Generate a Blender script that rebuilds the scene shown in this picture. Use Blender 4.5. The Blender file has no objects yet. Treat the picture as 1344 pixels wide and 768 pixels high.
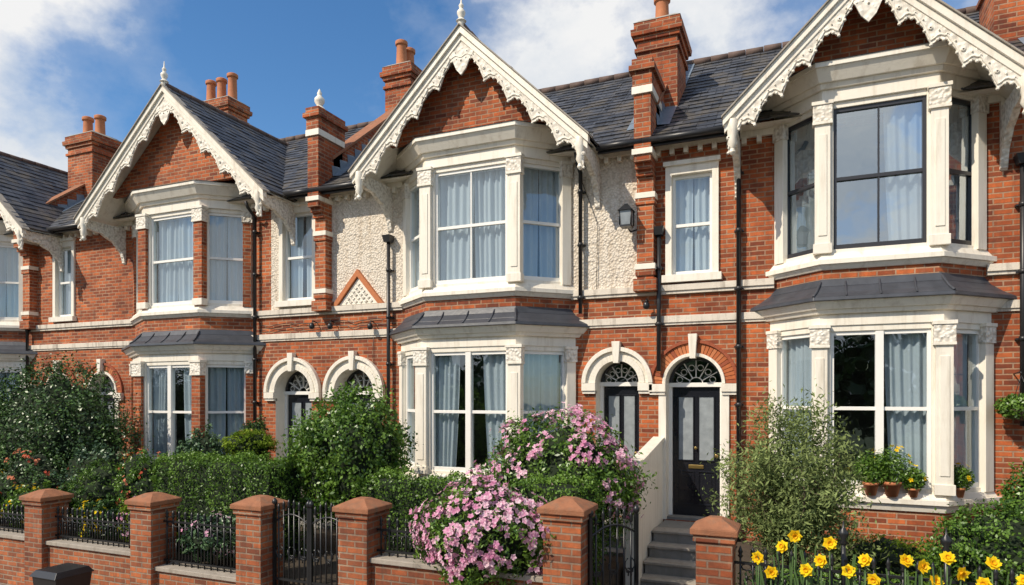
import bpy, bmesh, math, random
import numpy as np
from mathutils import Vector
random.seed(7); rng=np.random.default_rng(11)
S=bpy.context.scene
# ------------------------------------------------------------------ materials
def new_mat(name):
    m=bpy.data.materials.new(name); m.use_nodes=True
    nt=m.node_tree; b=nt.nodes['Principled BSDF']; return m,nt,b
def mixc(nt,fac,a,b,bt='MIX'):
    n=nt.nodes.new('ShaderNodeMix'); n.data_type='RGBA'; n.blend_type=bt
    for s,v in ((n.inputs[0],fac),(n.inputs[6],a),(n.inputs[7],b)):
        if isinstance(v,(int,float)): s.default_value=v
        elif isinstance(v,tuple): s.default_value=(*v,1) if len(v)==3 else v
        else: nt.links.new(v,s)
    return n.outputs[2]
def noise(nt,vec,scale,detail=4,rough=.55):
    n=nt.nodes.new('ShaderNodeTexNoise'); n.inputs['Scale'].default_value=scale
    n.inputs['Detail'].default_value=detail; n.inputs['Roughness'].default_value=rough
    if vec is not None: nt.links.new(vec,n.inputs['Vector'])
    return n.outputs['Fac']
def ramp(nt,fac,p0,p1,c0=(0,0,0,1),c1=(1,1,1,1)):
    r=nt.nodes.new('ShaderNodeValToRGB'); e=r.color_ramp.elements
    e[0].position=p0;e[1].position=p1;e[0].color=c0;e[1].color=c1
    nt.links.new(fac,r.inputs[0]); return r.outputs[0]
def mul(nt,f,k):
    mm=nt.nodes.new('ShaderNodeMath'); mm.operation='MULTIPLY'; mm.inputs[1].default_value=k; nt.links.new(f,mm.inputs[0]); return mm.outputs[0]
def objc(nt): return nt.nodes.new('ShaderNodeTexCoord').outputs['Object']
def uvc(nt): return nt.nodes.new('ShaderNodeTexCoord').outputs['UV']
def bump(nt,b,h,strength,dist=.01,prev=None):
    n=nt.nodes.new('ShaderNodeBump'); n.inputs['Strength'].default_value=strength; n.inputs['Distance'].default_value=dist
    nt.links.new(h,n.inputs['Height'])
    if prev: nt.links.new(prev,n.inputs['Normal'])
    nt.links.new(n.outputs[0],b.inputs['Normal']); return n.outputs[0]
def streak(nt,oc):
    mp=nt.nodes.new('ShaderNodeMapping'); mp.inputs['Scale'].default_value=(6,6,.7); nt.links.new(oc,mp.inputs[0])
    return noise(nt,mp.outputs[0],1.5,5,.65)
def simple(name,col,rough=.6,var=.15,vs=6,bs=0,bscale=60,metal=0,dirt=0,dirtcol=(.12,.10,.07)):
    m,nt,b=new_mat(name); oc=objc(nt)
    dark=tuple(c*(1-var*1.6) for c in col); lite=tuple(min(1,c*(1+var)) for c in col)
    c=mixc(nt,noise(nt,oc,vs,4),dark,lite)
    if dirt:
        f=ramp(nt,streak(nt,oc),.5,.78); c=mixc(nt,mul(nt,f,dirt),c,dirtcol)
    nt.links.new(c,b.inputs['Base Color']); b.inputs['Roughness'].default_value=rough; b.inputs['Metallic'].default_value=metal
    if bs: bump(nt,b,noise(nt,oc,bscale,4),bs,.01)
    return m
def brick_mat(name,c1,c2,mortar,bw=.225,rh=.075,ms=.011,soot=.5,bloom=.22):
    m,nt,b=new_mat(name); uv=uvc(nt); oc=objc(nt)
    nz=nt.nodes.new('ShaderNodeTexNoise'); nz.inputs['Scale'].default_value=9; nt.links.new(oc,nz.inputs['Vector'])
    sub=nt.nodes.new('ShaderNodeVectorMath'); sub.operation='MULTIPLY_ADD'; sub.inputs[1].default_value=(.008,.008,0); nt.links.new(nz.outputs['Color'],sub.inputs[0]); nt.links.new(uv,sub.inputs[2])
    t=nt.nodes.new('ShaderNodeTexBrick'); nt.links.new(sub.outputs[0],t.inputs['Vector'])
    t.inputs['Scale'].default_value=1; t.inputs['Brick Width'].default_value=bw; t.inputs['Row Height'].default_value=rh
    t.inputs['Mortar Size'].default_value=ms; t.inputs['Mortar Smooth'].default_value=.25; t.inputs['Bias'].default_value=-.05
    t.inputs['Color1'].default_value=(*c1,1); t.inputs['Color2'].default_value=(*c2,1); t.inputs['Mortar'].default_value=(*mortar,1)
    c=mixc(nt,ramp(nt,noise(nt,oc,1.0,7,.66),.36,.62),t.outputs['Color'],(.56,.46,.42),'MULTIPLY')
    c=mixc(nt,ramp(nt,noise(nt,oc,12,4,.7),.35,.7),c,(1.5,1.24,1.0),'MULTIPLY')
    c=mixc(nt,mul(nt,ramp(nt,noise(nt,oc,2.3,7,.7),.58,.74),bloom),c,(.50,.36,.26))
    c=mixc(nt,mul(nt,ramp(nt,streak(nt,oc),.50,.80),soot),c,(.06,.035,.025))
    nt.links.new(c,b.inputs['Base Color']); b.inputs['Roughness'].default_value=.88
    inv=nt.nodes.new('ShaderNodeMath'); inv.operation='SUBTRACT'; inv.inputs[0].default_value=1; nt.links.new(t.outputs['Fac'],inv.inputs[1])
    n1=bump(nt,b,inv.outputs[0],.9,.01); bump(nt,b,noise(nt,oc,70,3),.45,.006,n1)
    return m
BRICK=brick_mat('red_brick',(.50,.140,.042),(.17,.045,.022),(.38,.26,.18))
BRICKD=brick_mat('garden_brick',(.40,.135,.052),(.16,.055,.03),(.28,.22,.17),soot=.65)
BRK=[simple('rubbed_brick_a',(.46,.13,.042),.85,.2,25,.3),simple('rubbed_brick_b',(.32,.08,.034),.85,.2,25,.3),simple('rubbed_brick_c',(.52,.18,.07),.85,.2,25,.3)]
WHITE=simple('cream_paint',(.82,.765,.66),.5,.06,3,.2,30,dirt=.55,dirtcol=(.42,.34,.24))
SASH=simple('white_gloss_paint',(.84,.82,.77),.35,.04,4)
STRING=simple('weathered_stone_band',(.70,.63,.53),.7,.14,6,.4,50,dirt=.9,dirtcol=(.16,.12,.09))
LEAD=simple('lead_sheet',(.055,.06,.073),.42,.35,5,.3,12)
FLASH=simple('lead_flashing',(.17,.22,.28),.4,.2,5,.2,15)
IRON=simple('black_iron',(.015,.016,.018),.35,.3,10)
PIPE=simple('black_pipe',(.02,.02,.022),.4,.3,10)
BLACKG=simple('black_gloss_door',(.012,.013,.018),.15,.1,3)
DKSASH=simple('dark_window_frame',(.03,.03,.035),.35,.1,3)
BRASS=simple('brass',(.6,.42,.15),.3,.1,10,metal=1)
POTC=simple('terracotta',(.50,.18,.075),.75,.2,9,.2)
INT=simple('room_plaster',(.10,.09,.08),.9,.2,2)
STONE=simple('step_stone',(.25,.24,.22),.8,.2,8,.4,50,dirt=.5)
CONC=simple('coping_stone',(.36,.32,.27),.85,.2,8,.4,50,dirt=.6)
TERR=simple('pillar_cap_clay',(.31,.125,.06),.85,.3,9,.6,50,dirt=.7)
RIDGE=simple('ridge_tile',(.13,.085,.07),.8,.35,8,.4,40,dirt=.5)
FROST=simple('frosted_glass',(.28,.31,.33),.25,.3,9)
def carved(name,scale,dk):
    m,nt,b=new_mat(name); oc=objc(nt)
    v=nt.nodes.new('ShaderNodeTexVoronoi'); v.inputs['Scale'].default_value=scale; v.feature='SMOOTH_F1'; nt.links.new(oc,v.inputs['Vector'])
    c=mixc(nt,ramp(nt,v.outputs['Distance'],.3,.85),(.82,.77,.68),dk)
    nt.links.new(c,b.inputs['Base Color']); b.inputs['Roughness'].default_value=.7
    inv=nt.nodes.new('ShaderNodeMath'); inv.operation='SUBTRACT'; inv.inputs[0].default_value=1; nt.links.new(v.outputs['Distance'],inv.inputs[1])
    bump(nt,b,inv.outputs[0],1,.025); return m
CARVE=carved('carved_plaster',24,(.42,.36,.28))
LACE=carved('carved_timber_lace',15,(.55,.49,.41))
def pebble():
    m,nt,b=new_mat('pebbledash'); oc=objc(nt)
    v=nt.nodes.new('ShaderNodeTexVoronoi'); v.inputs['Scale'].default_value=26; nt.links.new(oc,v.inputs['Vector'])
    c=mixc(nt,v.outputs['Distance'],(.84,.77,.67),(.50,.43,.34))
    c=mixc(nt,ramp(nt,streak(nt,oc),.5,.8),c,(.70,.62,.53),'MULTIPLY')
    nt.links.new(c,b.inputs['Base Color']); b.inputs['Roughness'].default_value=.9
    n1=bump(nt,b,v.outputs['Distance'],.9,-.022); bump(nt,b,noise(nt,oc,7,4),.6,.03,n1); return m
PEB=pebble()
def slate():
    m,nt,b=new_mat('roof_slate'); uv=uvc(nt); oc=objc(nt)
    t=nt.nodes.new('ShaderNodeTexBrick'); nt.links.new(uv,t.inputs['Vector']); t.inputs['Scale'].default_value=1
    t.inputs['Brick Width'].default_value=.26; t.inputs['Row Height'].default_value=.2; t.inputs['Mortar Size'].default_value=.008
    t.inputs['Color1'].default_value=(.075,.08,.093,1); t.inputs['Color2'].default_value=(.026,.029,.036,1); t.inputs['Mortar'].default_value=(.012,.012,.014,1)
    c=mixc(nt,ramp(nt,noise(nt,oc,2.2,6,.65),.48,.72),t.outputs['Color'],(.13,.11,.08))
    nt.links.new(c,b.inputs['Base Color']); b.inputs['Roughness'].default_value=.48
    inv=nt.nodes.new('ShaderNodeMath'); inv.operation='SUBTRACT'; inv.inputs[0].default_value=1; nt.links.new(t.outputs['Fac'],inv.inputs[1])
    n1=bump(nt,b,inv.outputs[0],.6,.01); bump(nt,b,noise(nt,oc,30,3),.3,.01,n1); return m
SLATE=slate()
def glass(name,add):
    m=bpy.data.materials.new(name); m.use_nodes=True; nt=m.node_tree; nt.nodes.clear()
    o=nt.nodes.new('ShaderNodeOutputMaterial'); mx=nt.nodes.new('ShaderNodeMixShader')
    tr=nt.nodes.new('ShaderNodeBsdfTransparent'); tr.inputs[0].default_value=(.86,.92,.93,1)
    g=nt.nodes.new('ShaderNodeBsdfGlossy'); g.inputs['Roughness'].default_value=.015; g.inputs[0].default_value=(.84,.93,1,1)
    oc=objc(nt); bp=nt.nodes.new('ShaderNodeBump'); bp.inputs['Strength'].default_value=.15; bp.inputs['Distance'].default_value=.02
    nt.links.new(noise(nt,oc,2.2,2),bp.inputs['Height']); nt.links.new(bp.outputs[0],g.inputs['Normal'])
    f=nt.nodes.new('ShaderNodeLayerWeight'); f.inputs[0].default_value=.5
    p=nt.nodes.new('ShaderNodeMath'); p.operation='POWER'; p.inputs[1].default_value=3.0; nt.links.new(f.outputs['Facing'],p.inputs[0])
    a=nt.nodes.new('ShaderNodeMath'); a.operation='MULTIPLY_ADD'; a.inputs[1].default_value=.8; a.inputs[2].default_value=add; a.use_clamp=True
    nt.links.new(p.outputs[0],a.inputs[0]); nt.links.new(a.outputs[0],mx.inputs[0])
    nt.links.new(tr.outputs[0],mx.inputs[1]); nt.links.new(g.outputs[0],mx.inputs[2]); nt.links.new(mx.outputs[0],o.inputs[0]); return m
GLASS=glass('window_glass',.17); GLASSR=glass('reflective_window_glass',.45)
def cloth():
    m=bpy.data.materials.new('net_curtain'); m.use_nodes=True; nt=m.node_tree; nt.nodes.clear()
    o=nt.nodes.new('ShaderNodeOutputMaterial'); mx=nt.nodes.new('ShaderNodeMixShader'); mx.inputs[0].default_value=.3
    d=nt.nodes.new('ShaderNodeBsdfDiffuse'); d.inputs[0].default_value=(.64,.70,.76,1)
    t=nt.nodes.new('ShaderNodeBsdfTranslucent'); t.inputs[0].default_value=(.6,.66,.72,1)
    nt.links.new(d.outputs[0],mx.inputs[1]); nt.links.new(t.outputs[0],mx.inputs[2]); nt.links.new(mx.outputs[0],o.inputs[0]); return m
CLOTH=cloth()
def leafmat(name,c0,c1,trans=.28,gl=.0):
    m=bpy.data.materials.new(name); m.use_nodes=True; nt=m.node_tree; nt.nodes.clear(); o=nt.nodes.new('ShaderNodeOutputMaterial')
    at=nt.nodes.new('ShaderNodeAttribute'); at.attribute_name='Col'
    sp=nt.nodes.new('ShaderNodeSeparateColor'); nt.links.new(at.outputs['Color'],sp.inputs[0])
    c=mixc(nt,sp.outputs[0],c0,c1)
    d=nt.nodes.new('ShaderNodeBsdfDiffuse'); nt.links.new(c,d.inputs[0]); last=d
    if trans:
        t=nt.nodes.new('ShaderNodeBsdfTranslucent'); nt.links.new(c,t.inputs[0])
        mx=nt.nodes.new('ShaderNodeMixShader'); mx.inputs[0].default_value=trans
        nt.links.new(d.outputs[0],mx.inputs[1]); nt.links.new(t.outputs[0],mx.inputs[2]); last=mx
    if gl:
        g=nt.nodes.new('ShaderNodeBsdfGlossy'); g.inputs['Roughness'].default_value=.38; g.inputs[0].default_value=(.9,.95,.9,1)
        m2=nt.nodes.new('ShaderNodeMixShader'); m2.inputs[0].default_value=gl; nt.links.new(last.outputs[0],m2.inputs[1]); nt.links.new(g.outputs[0],m2.inputs[2]); last=m2
    nt.links.new(last.outputs[0],o.inputs[0]); return m
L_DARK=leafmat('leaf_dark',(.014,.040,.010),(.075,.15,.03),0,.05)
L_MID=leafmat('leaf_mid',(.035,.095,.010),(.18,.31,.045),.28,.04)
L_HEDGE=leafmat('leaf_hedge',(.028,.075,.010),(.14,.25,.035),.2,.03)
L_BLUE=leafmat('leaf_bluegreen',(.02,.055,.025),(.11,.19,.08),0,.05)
L_LIME=leafmat('leaf_lime',(.07,.13,.012),(.28,.37,.05))
L_OLIVE=leafmat('leaf_olive',(.085,.12,.042),(.30,.37,.14),.25)
PINK=leafmat('pink_petals',(.62,.22,.40),(.93,.72,.78),.3,.0)
YEL=leafmat('yellow_petals',(.85,.50,.01),(.95,.75,.03),.3,0)
REDF=leafmat('red_petals',(.55,.08,.05),(.8,.35,.2),.3,0)
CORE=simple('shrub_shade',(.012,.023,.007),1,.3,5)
BARK=simple('bark',(.12,.09,.06),.9,.3,12,.6,30)
SOIL=simple('garden_soil',(.06,.045,.03),.95,.4,5,.8,20)
# ------------------------------------------------------------------ geometry helper
def frame(ax,ay,bx,by):
    L=math.hypot(bx-ax,by-ay); dx,dy=(bx-ax)/L,(by-ay)/L
    return (ax,ay,dx,dy,L)
F0=(0,0,1,0,1)
def W(T,u,v,z): return (T[0]+u*T[2]+v*T[3], T[1]+u*T[3]-v*T[2], z)
def empty(name,loc=(0,0,0)):
    e=bpy.data.objects.new(name,None); e.empty_display_size=.3; S.collection.objects.link(e); return e
class Part:
    def __init__(s,name): s.n=name; s.v=[]; s.f=[]; s.m=[]; s.mats=[]; s.sm=[]
    def mi(s,mat):
        if mat not in s.mats: s.mats.append(mat)
        return s.mats.index(mat)
    def add(s,vs,fs,mat,smooth=False):
        o=len(s.v); s.v+=vs; k=s.mi(mat)
        for f in fs: s.f.append(tuple(i+o for i in f)); s.m.append(k); s.sm.append(smooth)
    def box(s,T,u0,u1,v0,v1,z0,z1,mat):
        c=[W(T,u,v,z) for z in (z0,z1) for v in (v0,v1) for u in (u0,u1)]
        s.add(c,[(0,1,3,2),(4,6,7,5),(0,4,5,1),(2,3,7,6),(0,2,6,4),(1,5,7,3)],mat)
    def quad(s,a,b,c,d,mat): s.add([a,b,c,d],[(0,1,2,3)],mat)
    def prism(s,pb,z0,pt,z1,mat):
        n=len(pb); vs=[(x,y,z0) for x,y in pb]+[(x,y,z1) for x,y in pt]
        s.add(vs,[tuple(range(n))[::-1],tuple(range(n,2*n))]+[(i,(i+1)%n,n+(i+1)%n,n+i) for i in range(n)],mat)
    def extr(s,T,poly,v0,v1,mat):
        n=len(poly); vs=[W(T,u,v1,z) for u,z in poly]+[W(T,u,v0,z) for u,z in poly]
        s.add(vs,[tuple(range(n)),tuple(range(n,2*n))[::-1]]+[(i,n+i,n+(i+1)%n,(i+1)%n) for i in range(n)],mat)
    def tube(s,path,rad,mat,k=8,cap=True):
        path=[Vector(p) for p in path]; n=len(path)
        if not hasattr(rad,'__len__'): rad=[rad]*n
        vs=[];fs=[]
        for i,p in enumerate(path):
            d=(path[min(i+1,n-1)]-path[max(i-1,0)]).normalized()
            a=d.cross(Vector((0,0,1)) if abs(d.z)<.9 else Vector((1,0,0))).normalized(); b=d.cross(a)
            for j in range(k):
                t=2*math.pi*j/k; q=p+(a*math.cos(t)+b*math.sin(t))*rad[i]; vs.append(tuple(q))
        for i in range(n-1):
            for j in range(k): fs.append((i*k+j,i*k+(j+1)%k,(i+1)*k+(j+1)%k,(i+1)*k+j))
        if cap: fs+= [tuple(range(k))[::-1],tuple(range((n-1)*k,n*k))]
        s.add(vs,fs,mat,True)
    def lathe(s,cx,cy,prof,mat,k=12):
        vs=[];fs=[];n=len(prof)
        for r,z in prof:
            for j in range(k): t=2*math.pi*j/k; vs.append((cx+r*math.cos(t),cy+r*math.sin(t),z))
        for i in range(n-1):
            for j in range(k): fs.append((i*k+j,i*k+(j+1)%k,(i+1)*k+(j+1)%k,(i+1)*k+j))
        fs+= [tuple(range(k))[::-1],tuple(range((n-1)*k,n*k))]
        s.add(vs,fs,mat,True)
    def done(s,parent=None,bevel=0,recalc=True):
        if not s.v: return None
        me=bpy.data.meshes.new(s.n); me.from_pydata(s.v,[],s.f)
        for m in s.mats: me.materials.append(m)
        me.polygons.foreach_set('material_index',s.m); me.polygons.foreach_set('use_smooth',s.sm)
        if recalc:
            bm=bmesh.new(); bm.from_mesh(me); bmesh.ops.recalc_face_normals(bm,faces=bm.faces); bm.to_mesh(me); bm.free()
        uv=me.uv_layers.new(name='UVMap')
        for p in me.polygons:
            n=p.normal
            if abs(n.z)>.95: t=Vector((1,0,0)); w=Vector((0,1,0))
            else:
                t=Vector((-n.y,n.x,0)).normalized()
                if abs(t.x)>.3 and t.x<0: t=-t
                elif abs(t.x)<=.3 and t.y<0: t=-t
                w=n.cross(t); w=-w if w.z<0 else w
            for li in p.loop_indices:
                co=me.vertices[me.loops[li].vertex_index].co
                uv.data[li].uv=(co.dot(t),co.dot(w))
        ob=bpy.data.objects.new(s.n,me); S.collection.objects.link(ob)
        if parent: ob.parent=parent
        if bevel:
            b=ob.modifiers.new('b','BEVEL'); b.width=bevel; b.segments=2; b.limit_method='ANGLE'; b.angle_limit=.7; b.harden_normals=False
        return ob
# ------------------------------------------------------------------ building blocks
def wall(P,x0,x1,z0,z1,holes,mat,v=0):
    xs=sorted({x0,x1}|{h[i] for h in holes for i in (0,1) if x0<h[i]<x1}); zs=sorted({z0,z1}|{h[i] for h in holes for i in (2,3) if z0<h[i]<z1})
    for a,b in zip(xs,xs[1:]):
        for c,d in zip(zs,zs[1:]):
            mx,mz=(a+b)/2,(c+d)/2
            if any(h[0]<mx<h[1] and h[2]<mz<h[3] for h in holes): continue
            P.quad(W(F0,a,v,c),W(F0,b,v,c),W(F0,b,v,d),W(F0,a,v,d),mat)
def curtain(P,T,u0,u1,z0,z1,v,gather=0.0):
    n=max(14,int(abs(u1-u0)/.012)); vs=[];fs=[]; ph=random.random()*6
    k=random.uniform(42,62)*abs(u1-u0); rows=6; k2=random.uniform(.37,.47)
    for j in range(rows+1):
        z=z0+(z1-z0)*j/rows; f=j/rows
        for i in range(n+1):
            a=i/n; u=u0+(u1-u0)*a
            u+=gather*(1-f)**1.5*( (u0-u)*.5)
            vs.append(W(T,u,v+.026*math.sin(k*a+ph)+.02*math.sin(k*k2*a+ph*2+f),z))
    for j in range(rows):
        for i in range(n): fs.append((j*(n+1)+i,j*(n+1)+i+1,(j+1)*(n+1)+i+1,(j+1)*(n+1)+i))
    P.add(vs,fs,CLOTH,True)
def sash(PF,PG,PC,T,u0,u1,z0,z1,mat=None,vbar=1,cur='full',meet=.5,wide=.0,v=-.08):
    gm=GLASSR if mat is DKSASH else GLASS
    mat=mat or SASH; w=.045
    PF.box(T,u0,u0+w,v-.05,v+.035,z0,z1,mat); PF.box(T,u1-w,u1,v-.05,v+.035,z0,z1,mat)
    PF.box(T,u0+w,u1-w,v-.05,v+.033,z0,z0+w*1.5,mat); PF.box(T,u0+w,u1-w,v-.05,v+.033,z1-w*1.2,z1,mat)
    zm=z0+(z1-z0)*meet; PF.box(T,u0+w,u1-w,v-.04,v+.028,zm-.025,zm+.025,mat)
    if wide: 
        c=(u0+u1)/2; PF.box(T,c-wide/2,c+wide/2,v-.05,v+.06,z0+.01,z1-.01,mat)
    elif vbar:
        for i in range(vbar):
            c=u0+(u1-u0)*(i+1)/(vbar+1); PF.box(T,c-.012,c+.012,v-.03,v+.022,z0+.03,z1-.03,mat)
    for a,b,dv in ((z0+.02,zm,-.012),(zm,z1-.02,.004)):
        e=random.uniform(-.006,.006)
        PG.quad(W(T,u0+.02,v+dv+e,a),W(T,u1-.02,v+dv,a),W(T,u1-.02,v+dv-e,b),W(T,u0+.02,v+dv,b),gm)
    L=u1-u0; cv=v-.11
    if cur=='full': curtain(PC,T,u0+.02,u0+L*.49,z0,z1,cv,.10); curtain(PC,T,u1-.02,u0+L*.51,z0,z1,cv,.10)
    elif cur=='left': curtain(PC,T,u0+.02,u0+L*.42,z0,z1,cv,.3)
    elif cur=='right': curtain(PC,T,u1-.02,u1-L*.44,z0,z1,cv,.3)
    elif cur=='both': curtain(PC,T,u0+.02,u0+L*.33,z0,z1,cv,.4); curtain(PC,T,u1-.02,u1-L*.35,z0,z1,cv,.4)
def offs(b,o):
    xl,fl,fr,xr,p=b
    pts=[(xl,0),(fl,-p),(fr,-p),(xr,0)]; lines=[]
    for (ax,ay),(bx,by) in zip(pts,pts[1:]):
        L=math.hypot(bx-ax,by-ay); dx,dy=(bx-ax)/L,(by-ay)/L; nx,ny=dy,-dx
        lines.append((ax+nx*o,ay+ny*o,dx,dy))
    def hit(l,y): t=(y-l[1])/l[3]; return (l[0]+l[2]*t,y)
    yf=lines[1][1]
    return [hit(lines[0],.04),hit(lines[0],yf),hit(lines[2],yf),hit(lines[2],.04)]
def bay_floor(PT,PF,PG,PC,b,zs,zt,pier,piermat,front,sides,curs,sashmat=None):
    xl,fl,fr,xr,p=b; pts=[(xl,0),(fl,-p),(fr,-p),(xr,0)]
    zw0=zs+.06; zw1=zt-.08
    for i,((ax,ay),(bx,by)) in enumerate(zip(pts,pts[1:])):
        T=frame(ax,ay,bx,by); L=T[4]
        m0=pier*(.7 if i==1 else .55); m1=m0
        if i==0: m0=sides[0]*L
        if i==2: m1=sides[1]*L
        PT.box(T,0,m0,-.2,.0,zs-.02,zt+.02,WHITE); PT.box(T,L-m1,L,-.2,.0,zs-.02,zt+.02,WHITE)
        PT.box(T,m0,L-m1,-.18,-.02,zs-.02,zw0,WHITE); PT.box(T,m0,L-m1,-.18,-.02,zw1,zt+.02,WHITE)
        kw=front if i==1 else dict(vbar=0)
        sash(PF,PG,PC,T,m0,L-m1,zw0,zw1,mat=sashmat,cur=curs[i],**kw)
    for (cx,cy,w) in ((fl,-p,pier),(fr,-p,pier)):
        T=(cx,cy,1,0,1); h=w/2
        PT.box(T,-h,h,-h*.6,h*.55,zs+.0,zt+.015,piermat)
        PT.box(T,-h-.02,h+.02,-h*.6,h*.55+.02,zs+.001,zs+.14,WHITE)
        PT.box(T,-h-.025,h+.025,-h*.6,h*.55+.025,zt-.27,zt-.04,CARVE)
        PT.box(T,-h-.04,h+.04,-h*.6,h*.55+.04,zt-.04,zt+.012,WHITE)
        PT.box(T,-h-.03,h+.03,-h*.6,h*.55+.03,zt-.31,zt-.27,WHITE)
        if piermat is WHITE:
            PT.box(T,-h*.55,h*.55,h*.5,h*.55+.012,zs+.25,zt-.45,WHITE)
    for (ax,ay,bx,by) in ((xl,0,fl,-p),(xr,0,fr,-p)):
        d=math.hypot(bx-ax,by-ay); ux,uy=(bx-ax)/d,(by-ay)/d
        cx,cy=ax+ux*.10,ay+uy*.10
        T=(cx,cy,ux,uy,1)
        if ax>bx: T=(cx,cy,-ux,-uy,1)
        PT.box(T,-.085,.085,-.05,.045,zs,zt+.013,piermat)
        PT.box(T,-.105,.105,-.05,.065,zt-.26,zt-.04,CARVE)
        PT.box(T,-.115,.115,-.05,.075,zt-.04,zt+.010,WHITE)
def arch_pts(xc,zs,r,n): return [(xc-r*math.cos(math.pi*i/n),zs+r*math.sin(math.pi*i/n)) for i in range(n+1)]
def door(root,PW,PT,PF,PG,xc,r,zs,thr,wallm,R,hood,rec=.3,leafmat_=BLACKG):
    n=20; a=arch_pts(xc,zs,r,n)
    for (x0,z0),(x1,z1) in zip(a,a[1:]):
        PW.quad(W(F0,x0,0,z0),W(F0,x1,0,z1),W(F0,x1,0,zs+r),W(F0,x0,0,zs+r),wallm)
        PT.quad(W(F0,x0,0,z0),W(F0,x1,0,z1),W(F0,x1,-rec-.1,z1),W(F0,x0,-rec-.1,z0),WHITE)
    for sx in (-1,1):
        PT.quad(W(F0,xc+sx*r,0,thr),W(F0,xc+sx*r,-rec-.1,thr),W(F0,xc+sx*r,-rec-.1,zs),W(F0,xc+sx*r,0,zs),WHITE)
    def ring(r0,r1,v1,mats,m,gap=0,a0=0,a1=math.pi):
        for i in range(m):
            t0=a0+(a1-a0)*(i+gap)/m; t1=a0+(a1-a0)*(i+1-gap)/m; tm=(t0+t1)/2
            poly=[(xc-r0*math.cos(t),zs+r0*math.sin(t)) for t in (t0,tm,t1)]+[(xc-r1*math.cos(t),zs+r1*math.sin(t)) for t in (t1,tm,t0)]
            PT.extr(F0,poly,-.02,v1,random.choice(mats))
    if hood:
        ring(r-.002,r+.10,.05,[WHITE],24); ring(r+.10,R-.07,.035,[WHITE],24); ring(R-.07,R,.09,[WHITE],24)
    else:
        ring(r-.002,r+.05,.045,[WHITE],24); ring(r+.05,R-.05,.02,BRK,30,.06); ring(R-.05,R,.05,[BRK[1]],24)
    PT.extr(F0,[(xc-.045,zs+r-.04),(xc+.045,zs+r-.04),(xc+.07,zs+R+.09),(xc-.07,zs+R+.09)],0,.12,WHITE)
    for sx in (-1,1):
        x0,x1=sorted((xc+sx*(r-.01),xc+sx*(R+.0))); PT.box(F0,x0,x1,-.05,.085,zs-.13,zs-.004,WHITE)
        PT.box(F0,x0+.01,x1-.01,-.05,.06,zs-.18,zs-.13,WHITE)
    if not hood:
        for sx in (-1,1):
            x0,x1=sorted((xc+sx*(r-.012),xc+sx*(r+.11))); PT.box(F0,x0,x1,-.05,.035,thr,zs-.18,WHITE)
    v=-rec; D=Part('front_door'); 
    PF.box(F0,xc-r,xc-r+.06,v-.06,v+.03,thr,zs-.05,SASH); PF.box(F0,xc+r-.06,xc+r,v-.06,v+.03,thr,zs-.05,SASH)
    PF.box(F0,xc-r,xc+r,v-.06,v+.05,zs-.05,zs+.02,SASH)
    l0,l1=xc-r+.065,xc+r-.065; z0,z1=thr+.03,zs-.055; D.box(F0,l0,l1,v-.06,v-.01,z0,z1,leafmat_)
    wd=l1-l0; st=.09*wd/.7+.0
    pw=(wd-3*st)/2
    for k in range(2):
        a0=l0+st+k*(pw+st); a1=a0+pw
        for (za,zb,gl) in ((z0+.2,z0+.72,False),(z0+.92,z1-.16,True)):
            for q in ((a0-.02,a0,za-.02,zb+.02),(a1,a1+.02,za-.02,zb+.02),(a0,a1,za-.02,za),(a0,a1,zb,zb+.02)):
                D.box(F0,q[0],q[1],v-.02,v+.006,q[2],q[3],leafmat_)
            if gl: D.box(F0,a0,a1,v-.02,v-.006,za,zb,FROST)
            else: D.box(F0,a0+.03,a1-.03,v-.02,v+.002,za+.03,zb-.03,leafmat_)
    D.box(F0,xc-.12,xc+.12,v-.012,v+.004,z0+.78,z0+.84,BRASS)
    D.tube([W(F0,xc,v-.01,z0+1.12),W(F0,xc,v+.05,z0+1.12)],[.012,.025],BRASS)
    D.tube([W(F0,l1-.05,v-.01,z0+1.0),W(F0,l1-.05,v+.05,z0+1.0)],[.012,.03],BRASS)
    D.box(F0,xc-r,xc+r,v-.1,v+.2,thr-.02,thr+.03,STONE)
    D.done(root,.003)
    a=arch_pts(xc,zs,r-.005,16); vs=[W(F0,x,v-.03,z) for x,z in a]; PG.add(vs,[tuple(range(len(vs)))],GLASS)
    for i in range(16):
        (x0,z0_),(x1,z1_)=a[i],a[i+1]; f=.9
        PF.extr(F0,[(x0,z0_),(x1,z1_),(xc+(x1-xc)*f,zs+(z1_-zs)*f),(xc+(x0-xc)*f,zs+(z0_-zs)*f)],v-.04,v+.02,DKSASH)
    for t in [math.pi*k/6 for k in range(1,6)]:
        dx,dz=-math.cos(t),math.sin(t); w=.007
        PF.extr(F0,[(xc+dx*.1-dz*w,zs+dz*.1+dx*w),(xc+dx*.1+dz*w,zs+dz*.1-dx*w),(xc+dx*(r-.03)+dz*w,zs+dz*(r-.03)-dx*w),(xc+dx*(r-.03)-dz*w,zs+dz*(r-.03)+dx*w)],v-.035,v+.01,SASH)
    for t in [math.pi*(k+.5)/6 for k in range(6)]:
        c=(xc-math.cos(t)*r*.62,zs+math.sin(t)*r*.62); q=[(c[0]+r*.11*math.cos(j*math.pi/5),c[1]+r*.11*math.sin(j*math.pi/5)) for j in range(11)]
        PF.tube([W(F0,x,v,z) for x,z in q],.007,SASH,5)
    q=arch_pts(xc,zs,.11,8); PF.tube([W(F0,x,v,z) for x,z in q],.008,SASH,5)
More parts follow.
